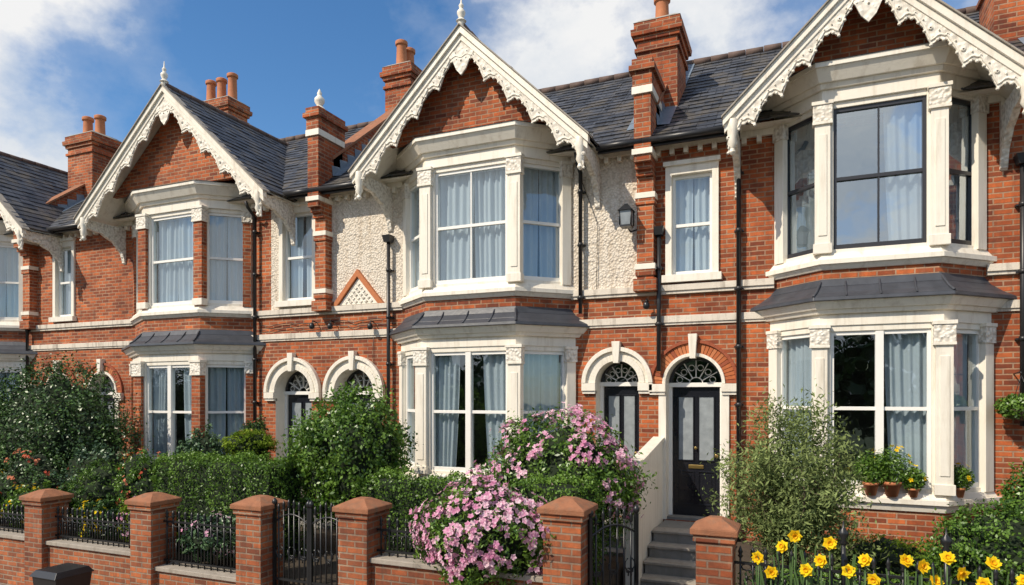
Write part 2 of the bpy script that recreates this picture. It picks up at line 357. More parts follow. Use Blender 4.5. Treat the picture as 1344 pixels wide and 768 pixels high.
def slope_courses(P,x0,x1,ya,za,yb,zb,axis='X',c=.2,mat=None):
    mat=mat or SLATE
    L=math.hypot(yb-ya,zb-za); n=max(1,round(L/c)); nx,nz=-(zb-za)/L,(yb-ya)/L
    if nz<0: nx,nz=-nx,-nz
    for i in range(n):
        t0=i/n-.25/n*(i>0); t1=(i+1)/n; h1=.004
        m=max(1,int((x1-x0)/.26)); 
        for j in range(m):
            xa=x0+(x1-x0)*j/m; xb=x0+(x1-x0)*(j+1)/m; h0=.020+random.uniform(-.006,.010)
            A=(ya+(yb-ya)*t0+nx*h0,za+(zb-za)*t0+nz*h0); B_=(ya+(yb-ya)*t1+nx*h1,za+(zb-za)*t1+nz*h1); C=(A[0]-nx*.025,A[1]-nz*.025)
            if axis=='X':
                P.quad((xa,A[0],A[1]),(xb,A[0],A[1]),(xb,B_[0],B_[1]),(xa,B_[0],B_[1]),mat); P.quad((xa,C[0],C[1]),(xb,C[0],C[1]),(xb,A[0],A[1]),(xa,A[0],A[1]),mat)
            else:
                P.quad((A[0],xa,A[1]),(A[0],xb,A[1]),(B_[0],xb,B_[1]),(B_[0],xa,B_[1]),mat); P.quad((C[0],xa,C[1]),(C[0],xb,C[1]),(A[0],xb,A[1]),(A[0],xa,A[1]),mat)
RY0,RZ0,RY1,RZ1=-.34,7.12,3.0,9.75
def ridge(P,a,b,r):
    a=Vector(a);b=Vector(b);n=max(2,int((b-a).length/.32))
    for i in range(n):
        p=a+(b-a)*(i/n); q=a+(b-a)*((i+.97)/n); e=random.uniform(-.006,.006); P.tube([p+Vector((0,0,e)),q+Vector((0,0,e))],[r,r*.93],RIDGE,8)
def gable(root,xc,hw,ze,za,out,tz,tv,yb=2.9,scal=5):
    PR=Part('gable_roof'); PB=Part('bargeboard'); PBr=Part('gable_brickwork')
    for sx in (-1,1):
        slope_courses(PR,-out-.02,yb,xc+sx*(hw+.06),ze-.02,xc,za+.04,'Y')
        PB.quad((xc+sx*(hw+.04),-out+.02,ze-.06),(xc+sx*(hw+.04),yb,ze-.06),(xc,yb,za-.04),(xc,-out+.02,za-.04),WHITE)
    ridge(PR,(xc,-out-.03,za+.05),(xc,yb,za+.05),.07)
    k=(za-ze)/hw
    for sx in (-1,1):
        def pt(a,d): return (xc+sx*hw*(1-a),ze+(za-ze)*a-d)
        PB.extr(F0,[pt(-.04,-.03),pt(1,-.03),pt(1,.09),pt(-.04,.09)],out-.03,out+.07,WHITE)
        PB.extr(F0,[pt(-.03,.09),pt(1,.09),pt(1,.20),pt(-.03,.20)],out-.02,out+.03,WHITE)
        PB.extr(F0,[pt(-.05,-.06),pt(1,-.06),pt(1,-.032),pt(-.05,-.032)],out-.1,out+.1,CONC)
        m=scal*20; top=[];bot=[]
        for i in range(m+1):
            a=i/m; q=abs(math.sin(math.pi*(scal*a)))
            d=.33+.21*(1-q**.8)+.026*abs(math.sin(math.pi*scal*4*a))
            d=min(d,.57); top.append(pt(a,.19)); bot.append(pt(a,d))
        for i in range(m):
            PB.extr(F0,[top[i],top[i+1],bot[i+1],bot[i]],out-.02,out+.012,LACE)
        for i in range(0,m+1,4):
            x,z=bot[i]; PB.lathe(x,-out-.01,[(.004,z-.022),(.022,z-.008),(.022,z+.012),(.004,z+.024)],WHITE,6)
        PB.tube([W(F0,x,out+.016,z+.055) for x,z in bot[::2]],.014,WHITE,6)
        for j in range(scal):
            for da,dd,rr in ((0.02,.33,.04),(.5,.265,.026),(.25,.285,.016),(.75,.285,.016)):
                x,z=pt((j+da)/scal,dd); PB.tube([W(F0,x,out,z),W(F0,x,out+.03,z)],[rr,rr*.6],WHITE,8)
                PB.tube([W(F0,x,out+.012,z-.001),W(F0,x,out+.0325,z-.001)],[rr*.35,rr*.3],INT,6)
        x,z=pt(.03,.2)
        PB.lathe(x,-out+.01,[(.02,z-.42),(.05,z-.38),(.03,z-.33),(.07,z-.26),(.055,z-.18),(.075,z-.1),(.075,z+.08)],WHITE,10)
        pr=[]; 
        for i in range(17):
            t=i/16*math.pi/2; rip=.03*abs(math.sin(i*math.pi/4))
            pr.append((.04+(out-.1)*(1-math.cos(t))*1.0, z-.75+ (.62)*math.sin(t)-rip))
        poly=[(0,z-.78)]+pr+[(out-.05,z+.06),(0,z+.06)]
        vs1=[(x-.045,-u,zz) for u,zz in poly]; vs2=[(x+.045,-u,zz) for u,zz in poly]; n=len(poly)
        PB.add(vs1+vs2,[tuple(range(n)),tuple(range(n,2*n))[::-1]]+[(i,(i+1)%n,n+(i+1)%n,n+i) for i in range(n)],CARVE)
    PB.extr(F0,[(xc-.3,za-.36),(xc+.3,za-.36),(xc+.16,za-.52),(xc+.09,za-.68),(xc,za-.78),(xc-.09,za-.68),(xc-.16,za-.52)],out-.01,out+.02,LACE)
    PB.lathe(xc,-out-.01,[(.06,za-.05),(.06,za+.1),(.09,za+.12),(.04,za+.17),(.07,za+.24),(.07,za+.28),(.03,za+.33),(.045,za+.38),(.015,za+.43),(.006,za+.55)],WHITE,12)
    hb=(za-tz)/k-.05
    PBr.extr(F0,[(xc-hb,tz),(xc+hb,tz),(xc,za-.09)],tv-.1,tv,BRICK)
    PBr.extr(F0,[(xc-hw+.15,7.0),(xc+hw-.15,7.0),(xc,za-.12)],-.1,.0,BRICK)
    PR.done(root,recalc=False); PB.done(root,.004); PBr.done(root)
def house(x0,x1,bay,gab,wins,doors,upm,pier,piermat,curs,H,extra=None,dk=False,uvb=1):
    root=empty('terraced_house')
    PW=Part('walls');PT=Part('stone_trim');PF=Part('window_frames');PG=Part('window_glass');PC=Part('curtains');PR=Part('roof')
    xl,fl,fr,xr,p=bay
    holes=[(xl+.05,xr-.05,1.6,4.0),(xl+.05,xr-.05,4.95,7.05)]
    for w in wins: holes.append(w[:4])
    for d in doors: holes.append((d[0]-d[1],d[0]+d[1],1.0,d[2]+d[1]))
    wall(PW,x0,x1,-.1,4.74,holes,BRICK)
    for (a,b,m) in upm: wall(PW,a,b,4.74,7.15,holes,m)
    for (x,) in ((x0+.02,),(x1-.02,)): PW.quad((x,0.01,0),(x,6.3,0),(x,6.3,7.2),(x,0.01,7.2),BRICK)
    PW.quad((x0,6.3,0),(x1,6.3,0),(x1,6.3,7.3),(x0,6.3,7.3),BRICK)
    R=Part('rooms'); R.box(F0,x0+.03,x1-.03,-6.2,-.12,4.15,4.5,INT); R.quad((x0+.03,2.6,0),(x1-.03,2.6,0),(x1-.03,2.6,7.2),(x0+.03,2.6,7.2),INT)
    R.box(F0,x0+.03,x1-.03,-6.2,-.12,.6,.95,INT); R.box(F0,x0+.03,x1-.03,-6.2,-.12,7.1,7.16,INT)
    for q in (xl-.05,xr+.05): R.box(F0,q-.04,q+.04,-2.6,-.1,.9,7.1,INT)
    R.done(root)
    gaps=[(x0,xl-.02),(xr+.02,x1)]
    for a,b in gaps:
        if b-a>.1:
            PT.box(F0,a,b,-.03,.075,4.70,4.80,STRING); PT.box(F0,a,b,-.03,.05,4.65,4.70,STRING)
            PT.box(F0,a,b,-.03,.05,4.19,4.30,STRING); PT.box(F0,a,b,-.03,.03,4.15,4.19,STRING)
            PT.box(F0,a,b,-.03,.06,7.0,7.1,WHITE)
            q=a+.15
            while q<b-.1: PT.box(F0,q,q+.07,-.03,.10,6.9,6.999,WHITE); q+=.22
    for w in wins:
        a,b,c,d=w[:4]; s=.10
        PT.box(F0,a-s,a,-.16,.045,c-.02,d+.14,WHITE); PT.box(F0,b,b+s,-.16,.045,c-.02,d+.14,WHITE)
        PT.box(F0,a,b,-.16,.043,d,d+.14,WHITE); PT.box(F0,a-s-.03,b+s+.03,-.16,.09,d+.14,d+.21,WHITE)
        PT.box(F0,a-s-.05,b+s+.05,-.16,.11,c-.12,c-.0,WHITE)
        sash(PF,PG,PC,F0,a,b,c,d,vbar=w[5],cur=w[4])
    for d in doors: door(root,PW,PT,PF,PG,d[0],d[1],d[2],1.0,BRICK,d[3],d[4])
    BB=Part('bay_brickwork'); BT=Part('bay_cornices')
    lb=(xl-.08,fl-.04,fr+.04,xr+.08,p+.08)
    o=offs
    BB.prism(o(lb,0),0,o(lb,0),H['s0'],BRICK)
    BT.prism(o(lb,.09),H['s0'],o(lb,.09),H['s0']+.07,WHITE); BT.prism(o(lb,.05),H['s0']+.07,o(lb,.02),H['s0']+.14,WHITE)
    BT.prism(o(lb,.03),H['s0']-.1,o(lb,.06),H['s0'],WHITE)
    zs=H['s0']+.14; zt=H['w1']
    bay_floor(PT,PF,PG,PC,lb,zs,zt,pier,piermat,dict(wide=.10),(.16,.16),curs[0:3])
    BT.prism(o(lb,.0),zt,o(lb,.0),zt+.16,WHITE); BT.prism(o(lb,.05),zt+.16,o(lb,.08),zt+.22,WHITE); BT.prism(o(lb,.10),zt+.22,o(lb,.17),zt+.33,WHITE)
    P_=Part('lead_bay_roof'); P_.prism(o(lb,.21),zt+.33,o(lb,.20),zt+.38,LEAD); P_.prism(o(lb,.20),zt+.38,o(lb,.10),zt+.45,LEAD); P_.prism(o(lb,.10),zt+.45,o(lb,-.0),zt+.55,LEAD); P_.prism(o(lb,.0),zt+.55,o(lb,-.06),zt+.66,LEAD)
    A=o(lb,.2);Bq=o(lb,-.04)
    for i in (1,2): P_.tube([(A[i][0],A[i][1],zt+.39),(o(lb,.1)[i][0],o(lb,.1)[i][1],zt+.46),(Bq[i][0],Bq[i][1],zt+.62)],.02,LEAD,6)
    for f in (.25,.5,.75):
        x=A[1][0]+(A[2][0]-A[1][0])*f; P_.tube([(x,A[1][1],zt+.39),(x,o(lb,.1)[1][1],zt+.455),(x,Bq[1][1],zt+.62)],.014,LEAD,6)
    P_.done(root,.006)
    ub=bay
    BB.prism(o(ub,0),zt+.4,o(ub,0),H['u0'],BRICK)
    BT.prism(o(ub,.03),H['u0']-.03,o(ub,.08),H['u0']+.04,WHITE); BT.prism(o(ub,.10),H['u0']+.04,o(ub,.10),H['u0']+.11,WHITE); BT.prism(o(ub,.07),H['u0']+.11,o(ub,.02),H['u0']+.2,WHITE)
    zs=H['u0']+.2; zt=H['u1']
    bay_floor(PT,PF,PG,PC,ub,zs,zt,pier,piermat,dict(vbar=uvb),(.14,.14),curs[3:6],DKSASH if dk else None)
    BT.prism(o(ub,.02),zt,o(ub,.02),zt+.18,WHITE); BT.prism(o(ub,.06),zt+.18,o(ub,.09),zt+.25,WHITE); BT.prism(o(ub,.12),zt+.25,o(ub,.22),zt+.42,WHITE); BT.prism(o(ub,.24),zt+.42,o(ub,.24),zt+.49,WHITE)
    ct=zt+.49
    BT.prism(o(ub,.26),ct,o(ub,.1),ct+.06,LEAD)
    BB.done(root); BT.done(root,.005)
    gable(root,*gab,ct+.03,p-.02)
    slope_courses(PR,x0,x1,RY0,RZ0,RY1,RZ1,'X'); slope_courses(PR,x0,x1,6.6,7.1,RY1,RZ1,'X',.6)
    ridge(PR,(x0,RY1,RZ1+.03),(x1,RY1,RZ1+.03),.08)
    PR.quad((x0,RY0,RZ0-.03),(x1,RY0,RZ0-.03),(x1,0,7.1),(x0,0,7.1),WHITE)
    PR.done(root,recalc=False)
    G=Part('gutters_and_pipes')
    gc,ghw=gab[0],gab[1]
    for a,b in ((x0,gc-ghw-.02),(gc+ghw+.02,x1)):
        if b-a>.15: G.tube([(a,RY0-.05,7.06),(b,RY0-.05,7.06)],.055,PIPE,8); G.box(F0,a,b,.28,.33,6.98,7.1,PIPE)
    for q in H['pipes']:
        x,za,zb=q; G.tube([(x,-.36,za+.05),(x,-.3,za-.06),(x,-.1,za-.22),(x,-.1,zb)] if za>6.9 else [(x,-.1,za),(x,-.1,zb)],.036,PIPE,8)
        z=za-.5
        while z>zb: G.tube([(x,-.1,z),(x,-.1,z-.06)],.048,PIPE,8); G.box(F0,x-.07,x+.07,0,.07,z-.045,z-.02,PIPE); z-=.9
        if za<6.9: G.prism([(x-.06,-.03),(x-.06,-.17),(x+.06,-.17),(x+.06,-.03)],za,[(x-.09,-.02),(x-.09,-.2),(x+.09,-.2),(x+.09,-.02)],za+.13,PIPE)
    G.done(root)
    PW.done(root,recalc=False); PT.done(root,.004); PF.done(root,.002); PG.done(root,recalc=False); PC.done(root,recalc=False)
    if extra: extra(root)
    return root
def chimney(P,x0,x1,y0,y1,z0,z1,pots,ph=.5):
    pl=lambda o:[(x0-o,y0-o),(x1+o,y0-o),(x1+o,y1+o),(x0-o,y1+o)]
    P.prism(pl(0),z0,pl(0),z1-.35,BRICK); P.prism(pl(.04),z1-.55,pl(.04),z1-.48,BRICK)
    P.prism(pl(.04),z1-.351,pl(.05),z1-.27,BRICK); P.prism(pl(.09),z1-.27,pl(.10),z1-.16,BRICK); P.prism(pl(.05),z1-.16,pl(.05),z1-.03,BRICK); P.prism(pl(.06),z1-.03,pl(-.05),z1+.05,CONC)
    for i in range(pots):
        f=(i+.5)/pots; 
        if (x1-x0)>=(y1-y0): cx,cy=x0+(x1-x0)*f,(y0+y1)/2
        else: cx,cy=(x0+x1)/2,y0+(y1-y0)*f
        h=ph*random.uniform(.9,1.1); P.lathe(cx,cy,[(.15,z1),(.13,z1+.08),(.115,z1+h-.12),(.15,z1+h-.1),(.15,z1+h-.02),(.12,z1+h),(.09,z1+h-.02)],POTC,14)
        P.lathe(cx,cy,[(.085,z1+h-.019),(.084,z1+h-.012)],PIPE,14)
def rz(y): return RZ0+(RZ1-RZ0)*(y-RY0)/(RY1-RY0)
def party(root,x,ztop,finial,w=.27,bands=(5.05,6.2)):
    P=Part('party_wall_pier'); h=w/2; T=(x,0,1,0,1)
    P.box(T,-h,h,-.15,.2,4.9,6.55,BRICK)
    P.box(T,-h,h,-.15,.27,6.55,6.64,BRICK); P.box(T,-h,h,-.15,.34,6.64,6.73,BRICK); P.box(T,-h,h,-.35,.42,6.73,ztop-.5,BRICK)
    P.box(T,-h-.03,h+.03,-.15,.45,6.84,6.93,WHITE)
    P.box(T,-h-.03,h+.03,-.38,.45,ztop-.5,ztop-.38,WHITE)
    P.box(T,-h-.02,h+.02,-.4,.44,ztop-.38,ztop-.14,BRICK); P.box(T,-h-.07,h+.07,-.44,.49,ztop-.14,ztop-.05,BRICK); P.box(T,-h-.03,h+.03,-.4,.45,ztop-.05,ztop+.06,BRICK)
    P.box(T,-h-.05,h+.05,-.05,.25,4.7,4.9,BRICK)
    for z in bands: P.box(T,-h-.03,h+.03,-.05,.235,z,z+.09,WHITE); P.box(T,-h-.02,h+.02,-.05,.225,z-.1,z,BRICK)
    if finial: P.lathe(x,-.22,[(.13,ztop+.06),(.1,ztop+.12),(.05,ztop+.16),(.1,ztop+.24),(.1,ztop+.3),(.04,ztop+.37),(.05,ztop+.41),(.01,ztop+.5)],WHITE,12)
    a=.38
    pts=[(.05,rz(.05)-.3),(RY1,RZ1-.3),(RY1,RZ1+a),(.05,rz(.05)+a)]
    vs=[(x-h,y,z) for y,z in pts]+[(x+h,y,z) for y,z in pts]
    fs=[(0,1,2,3),(7,6,5,4),(0,4,5,1),(1,5,6,2),(2,6,7,3),(3,7,4,0)]
    P.add(vs,fs,BRICK)
    pts=[(.0,rz(0)+a),(RY1,RZ1+a),(RY1,RZ1+a+.06),(.0,rz(0)+a+.06)]
    vs=[(x-h-.05,y,z) for y,z in pts]+[(x+h+.05,y,z) for y,z in pts]
    P.add(vs,fs,TERR)
    for sx in (-1,1):
        n=12
        for i in range(n):
            ya=RY1*i/n; yb=RY1*(i+1)/n; za,zb=rz(ya),rz(yb); q=.002*(i%2)
            P.quad((x+sx*(h+.003+q),ya,za+.26),(x+sx*(h+.02),ya,za+.05),(x+sx*(h+.02),yb,zb+.05),(x+sx*(h+.003+q),yb,za+.30),FLASH)
            P.quad((x+sx*(h+.02),ya,za+.05),(x+sx*(h+.22),ya,za+.034+q*2),(x+sx*(h+.22),yb,zb+.034+q*2),(x+sx*(h+.02),yb,zb+.05),FLASH)
    P.done(root,.004)
# ------------------------------------------------------------------ the terrace
HA=dict(s0=1.46,w1=3.74,u0=4.70,u1=6.95,pipes=[(-10.55,7.0,.6)])
def exA(root):
    P=Part('chimney_stack'); chimney(P,-15.5,-14.3,2.8,3.5,8.5,11.2,3,.75); P.done(root,.004)
hA=house(-17.98,-8.84,(-14.3,-13.15,-11.5,-10.72,.66),(-12.12,2.6,7.02,9.42,1.0),
  [(-9.86,-9.1,4.97,6.78,'full',0),(-17.1,-16.5,4.97,6.7,'full',0)],
  [(-9.61,.47,3.08,.72,True),(-15.4,.47,3.08,.72,False),(-17.0,.47,3.08,.72,False)],
  [(-17.98,-14.3,BRICK),(-14.3,-10.2,BRICK),(-10.2,-8.84,PEB)],.24,BRICK,('full','both','full','full','full','full'),HA,extra=exA,uvb=0)
HB=dict(s0=1.5,w1=3.84,u0=4.70,u1=7.0,pipes=[(-7.22,5.95,2.0),(-3.38,7.0,4.4)])
def exB(root):
    party(root,-8.76,8.62,True,.26); P=Part('chimney_stack'); chimney(P,-9.1,-8.4,2.6,3.3,9,10.9,2,.62); P.done(root,.004)
    O=Part('wall_ornament')
    O.extr(F0,[(-8.42,4.815),(-7.52,4.815),(-7.97,5.33)],0,.03,WHITE)
    O.extr(F0,[(-8.58,4.80),(-8.46,4.80),(-7.97,5.36),(-7.48,4.80),(-7.36,4.80),(-7.97,5.5)],0,.075,BRK[2])
    for i in range(6):
        m=6-i
        for j in range(m):
            x=-7.97+(j-(m-1)/2)*.12; z=4.87+i*.068
            O.extr(F0,[(x,z-.035),(x+.045,z),(x,z+.035),(x-.045,z)],.02,.048,CARVE)
    O.done(root)
    C=Part('wall_cables')
    for x0,x1,z in ((-10.5,-7.1,4.5),(-10.5,-7.1,4.40)):
        pts=[(x0+(x1-x0)*i/24,-.03-.01*(i%2),z-.02*math.sin(i*.8)-.03*(i%5==2)) for i in range(25)]; C.tube(pts,.007,IRON,5)
    for x,z in ((-9.0,4.42),(-8.55,4.4),(-7.6,4.36),(-2.25,4.48)):
        C.tube([(x,-.02,z+.08),(x,-.14,z+.1),(x,-.16,z+.04)],.012,IRON,6); C.lathe(x,-.16,[(.02,z+.06),(.05,z+.02),(.055,z-.04),(.03,z-.07)],IRON,10)
    C.tube([(-7.6,-.02,4.4),(-7.62,-.03,3.9),(-7.62,-.03,3.2)],.006,IRON,5)
    C.tube([(-3.5,-.02,7.0),(-3.1,-.03,5.9),(-3.12,-.03,4.8)],.005,IRON,5)
    C.done(root)
hB=house(-8.84,-2.26,(-6.92,-6.02,-4.32,-3.58,.72),(-5.17,2.13,7.08,9.15,1.02),
  [],[(-8.08,.47,3.08,.72,True),(-2.77,.37,3.22,.6,True)],
  [(-8.84,-6.9,PEB),(-6.9,-3.6,BRICK),(-3.6,-2.26,PEB)],.22,WHITE,('full','both','full','full','full','full'),HB,extra=exB)
HC=dict(s0=1.56,w1=3.98,u0=4.80,u1=7.12,pipes=[(-.83,7.0,.7),(-2.06,5.6,3.4),(2.78,6.1,2.6)])
def exC(root):
    party(root,-2.26,8.3,False); P=Part('chimney_stack'); chimney(P,-2.60,-1.9,.75,1.7,7.3,9.60,1,.6)
    chimney(P,2.75,3.5,1.2,2.1,8.0,9.9,2); P.done(root,.004)
    L=Part('wall_lantern'); x=-2.52
    L.tube([(x+.1,-.02,5.75),(x,-.12,5.7),(x-.03,-.3,5.78),(x-.02,-.34,5.72)],.014,IRON,6)
    q=lambda a,b,c,d:[(x+a,b),(x+a,c),(x+d,c),(x+d,b)]
    L.prism(q(-.1,-.26,-.44,.08),5.72,q(-.1,-.26,-.44,.08),5.75,IRON)
    L.prism(q(-.08,-.28,-.42,.06),5.74,q(-.10,-.26,-.44,.08),5.98,FROST)
    L.prism(q(-.13,-.23,-.47,.11),5.98,q(-.03,-.33,-.37,.01),6.1,IRON)
    for sx in (-.1,.08):
        for sy in (-.26,-.44): L.tube([(x+sx,sy,5.75),(x+sx*1.1,sy*1.0,5.99)],.012,IRON,5)
    L.done(root)
hC=house(-2.26,3.4,(-.30,.33,1.74,2.37,.6),(.87,1.77,7.0,8.72,1.02),
  [(-1.865,-1.235,4.95,6.57,'full',0)],[(-1.527,.44,3.2,.70,False)],
  [(-2.26,3.4,BRICK)],.2,WHITE,('full','right','full','full','right','full'),HC,extra=exC,dk=True)
HE=dict(s0=1.56,w1=3.98,u0=4.80,u1=7.12,pipes=[(5.0,7.0,.6)])
hE=house(3.4,9.8,(5.6,6.3,7.9,8.6,.6),(7.1,2.1,7.0,9.0,1.02),[(4.0,4.7,4.95,6.57,'full',0)],[(4.3,.44,3.2,.7,False)],[(3.4,9.8,BRICK)],.2,WHITE,('full','both','full')*2,HE,extra=lambda r:party(r,3.4,8.3,False))
HD=dict(s0=1.46,w1=3.74,u0=4.70,u1=6.95,pipes=[(-18.1,7.0,.6)])
def exD(root):
    party(root,-17.98,7.9,False); P=Part('chimney_stack'); chimney(P,-18.5,-17.5,1.2,2.0,8.2,10.15,2,.65); P.done(root,.004)
hD=house(-26.5,-17.98,(-21.5,-20.6,-19.1,-18.25,.66),(-19.5,2.7,7.0,9.4,1.0),[(-24,-23.3,4.97,6.7,'full',0)],[(-23.6,.47,3.08,.72,False)],[(-26.5,-17.98,BRICK)],.24,WHITE,('full','both','full')*2,HD,extra=exD,uvb=0)
# ------------------------------------------------------------------ ground
def sheet(name,x0,x1,y0,y1,z,mat):
    P=Part(name); P.quad((x0,y0,z),(x1,y0,z),(x1,y1,z),(x0,y1,z),mat); return P.done()
GRASS=simple('grass_ground',(.06,.09,.03),.95,.4,.6,.5,20)
ASPH=simple('asphalt',(.05,.05,.052),.9,.25,1.5,.5,120)
PAVE=brick_mat('paving_slabs',(.26,.25,.23),(.20,.19,.18),(.08,.08,.075),.75,.6,.012,.3,.1)
sheet('ground',-600,600,-600,600,-.25,GRASS)
P=Part('road'); P.quad((-80,-14.5,-.13),(80,-14.5,-.13),(80,-7.3,-.13),(-80,-7.3,-.13),ASPH)
for x in range(-78,78,6): P.quad((x,-10.95,-.126),(x+3,-10.95,-.126),(x+3,-10.85,-.126),(x,-10.85,-.126),SASH)
P.done()
P=Part('pavement'); P.box(F0,-80,80,4.0,7.15,-.3,0,PAVE); P.box(F0,-80,80,14.65,17,-.3,0,PAVE); P.done()
P=Part('kerb'); P.box(F0,-80,80,7.15,7.3,-.3,.005,STONE); P.box(F0,-80,80,14.5,14.65,-.3,.005,STONE); P.done(None,.01)
P=Part('front_garden_soil'); P.box(F0,-27,-2.25,.02,4.1,-.2,.6,SOIL); P.box(F0,-.85,10,.02,4.1,-.2,.75,SOIL); P.box(F0,-2.25,-.85,3.4,4.1,-.2,.2,PAVE); P.box(F0,-2.25,-.85,.02,3.4,-.2,.3,STONE); P.done()
P=Part('entrance_steps')
for k in range(5):
    P.box(F0,-1.98,-.98,.0 ,.95+.3*k,.96-.165*(k+1),.985-.165*k,STONE); P.box(F0,-2.0,-.96,.95+.3*k-.3,.97+.3*k,.955-.165*k,.992-.165*k,CONC)
P.done(None,.006)
P=Part('stair_side_wall'); xs=-2.14; fs6=[(0,1,2,3),(7,6,5,4),(0,4,5,1),(1,5,6,2),(2,6,7,3),(3,7,4,0)]
for pr,a,b in (([(0.0,.3),(1.75,.3),(1.75,2.02),(0.0,2.28)],0,.13),([(0.0,2.281),(1.8,2.021),(1.8,2.08),(0.0,2.34)],-.03,.16)):
    P.add([(xs+a,-u,z) for u,z in pr]+[(xs+b,-u,z) for u,z in pr],fs6,WHITE)
P.box(F0,xs-.03,xs+.16,1.75,1.95,.3,2.02,WHITE); P.box(F0,xs-.05,xs+.18,1.73,1.97,2.03,2.12,WHITE)
P.done(None,.006)
P=Part('garden_steps')
for xc in (-2.75,-8.08,-9.61,-15.4,-17.0,4.3,-23.6):
    w=.36 if xc==-2.75 else .5
    for k in range(3): P.box(F0,xc-w,xc+w,.0,.55+.3*k,.5,.985-.165*k,STONE)
P.done(None,.006)
# ------------------------------------------------------------------ garden wall, pillars, railings
YW=4.2
def pillar(P,x,top,w=.42):
    h=w/2; T=(x,-YW,1,0,1)
    P.box(T,-h,h,-h,h,-.05,top-.2,BRICKD); P.box(T,-h-.025,h+.025,-h-.025,h+.025,top-.2,top-.13,BRICKD); P.box(T,-h-.05,h+.05,-h-.05,h+.05,top-.13,top-.07,TERR)
    o=h+.045; pb=[(x-o,-YW-o),(x+o,-YW-o),(x+o,-YW+o),(x-o,-YW+o)]; q=h*.35; pt=[(x-q,-YW-q),(x+q,-YW-q),(x+q,-YW+q),(x-q,-YW+q)]
    P.prism(pb,top-.07,pt,top+.02,TERR)
WP=Part('garden_wall')
pills=[(-17.9,1.45),(-15.6,1.45),(-13.2,1.45),(-10.82,1.52),(-8.47,1.6),(-6.5,1.67),(-4.88,1.74),(-2.25,1.9)]
for x,t in pills: pillar(WP,x,t)
pillar(WP,-.73,1.80,.34); pillar(WP,3.4,1.8,.4); pillar(WP,6,1.8,.4)
segs=[(-17.69,-15.81,.8),(-15.39,-13.41,.8),(-12.99,-11.03,.8),(-10.61,-8.68,.78),(-8.26,-6.71,.62),(-4.67,-2.46,1.08),(-.56,3.2,1.0),(3.6,5.8,1.0)]
for a,b,z in segs:
    WP.box(F0,a,b,YW-.12,YW+.12,-.05,z-.06,BRICKD); WP.box(F0,a,b,YW-.16,YW+.16,z-.06,z,CONC)
WP.done(None,.008)
def railing(P,T,u0,u1,v,z0,z1,step=.115):
    P.box(T,u0,u1,v-.012,v+.012,z0+.05,z0+.075,IRON); P.box(T,u0,u1,v-.012,v+.012,z1-.14,z1-.115,IRON)
    n=max(1,round((u1-u0)/step))
    for i in range(n):
        u=u0+(u1-u0)*(i+.5)/n; x,y,_=W(T,u,v,0)
        P.tube([(x,y,z0),(x,y,z1-.06)],.011,IRON,6)
        P.lathe(x,y,[(.011,z1-.08),(.026,z1-.06),(.014,z1-.045),(.024,z1-.02),(.003,z1+.035)],IRON,6)
        if i<n-1:
            c=u+(u1-u0)/n/2; r=(u1-u0)/n/2-.01
            P.tube([W(T,c+r*math.cos(t),v,z1-.165+r*.7*math.sin(t)) for t in [k*math.pi/4 for k in range(9)]],.008,IRON,4)
            P.tube([W(T,c,v,z0+.07),W(T,c,v,z0+(z1-z0)*.45)],.008,IRON,5); x2,y2,_=W(T,c,v,0); zz=z0+(z1-z0)*.45
            P.lathe(x2,y2,[(.008,zz-.01),(.018,zz+.01),(.003,zz+.045)],IRON,5)
for a,b,z in segs:
    R_=Part('iron_railing'); top={.8:1.22,.78:1.26,.62:1.36,1.08:1.52,1.0:1.52}[z]; railing(R_,F0,a,b,YW,z,top)
    if z==1.0:
        for x in (a+.95,a+1.75,a+2.45,a+3.2):
            if x<b: R_.tube([(x,-YW,z),(x,-YW,1.66)],.02,IRON,8); R_.lathe(x,-YW,[(.02,1.64),(.04,1.66),(.018,1.69),(.045,1.73),(.045,1.76),(.012,1.8),(.004,1.86)],IRON,8)
    R_.done()
def gate(T,L,z0,z1,name='iron_gate'):
    P=Part(name); P.box(T,0,.035,-.018,.018,z0,z1,IRON); P.box(T,L-.035,L,-.018,.018,z0,z1,IRON)
    P.box(T,.035,L-.035,-.014,.014,z0+.02,z0+.06,IRON); P.box(T,.035,L-.035,-.014,.014,z0+.5,z0+.53,IRON)
    n=round(L/.085); 
    for i in range(1,n):
        u=L*i/n; zt=z1-.12+.12*math.sin(math.pi*i/n)+.0; x,y,_=W(T,u,0,0)
        P.tube([(x,y,z0+.05),(x,y,zt)],.011,IRON,6); P.lathe(x,y,[(.011,zt-.02),(.025,zt),(.014,zt+.02),(.022,zt+.04),(.003,zt+.1)],IRON,6)
    P.tube([W(T,L*i/12,0,z1-.22+.12*math.sin(math.pi*i/12)) for i in range(13)],.013,IRON,6)
    for i in range(3):
        c=L*(i+.5)/3; 
        for sg in (-1,1): P.tube([W(T,c+sg*(.02+.055*(k/10))*math.cos(k*.75)*1.0,0,z0+.75+.012*k*1.2+.05*math.sin(k*.75)) for k in range(11)],.009,IRON,5)
    for u in (0.018,L-.018):
        x,y,_=W(T,u,0,0); P.lathe(x,y,[(.018,z1),(.035,z1+.03),(.035,z1+.06),(.005,z1+.1)],IRON,8)
    return P.done()
gate(frame(-6.27,-YW,-5.68,-YW),.585,.12,1.58); gate(frame(-5.68,-YW,-5.09,-YW),.585,.12,1.58)
gate(frame(-2.02,-YW,-1.6,-YW+.46),.62,.3,1.72)
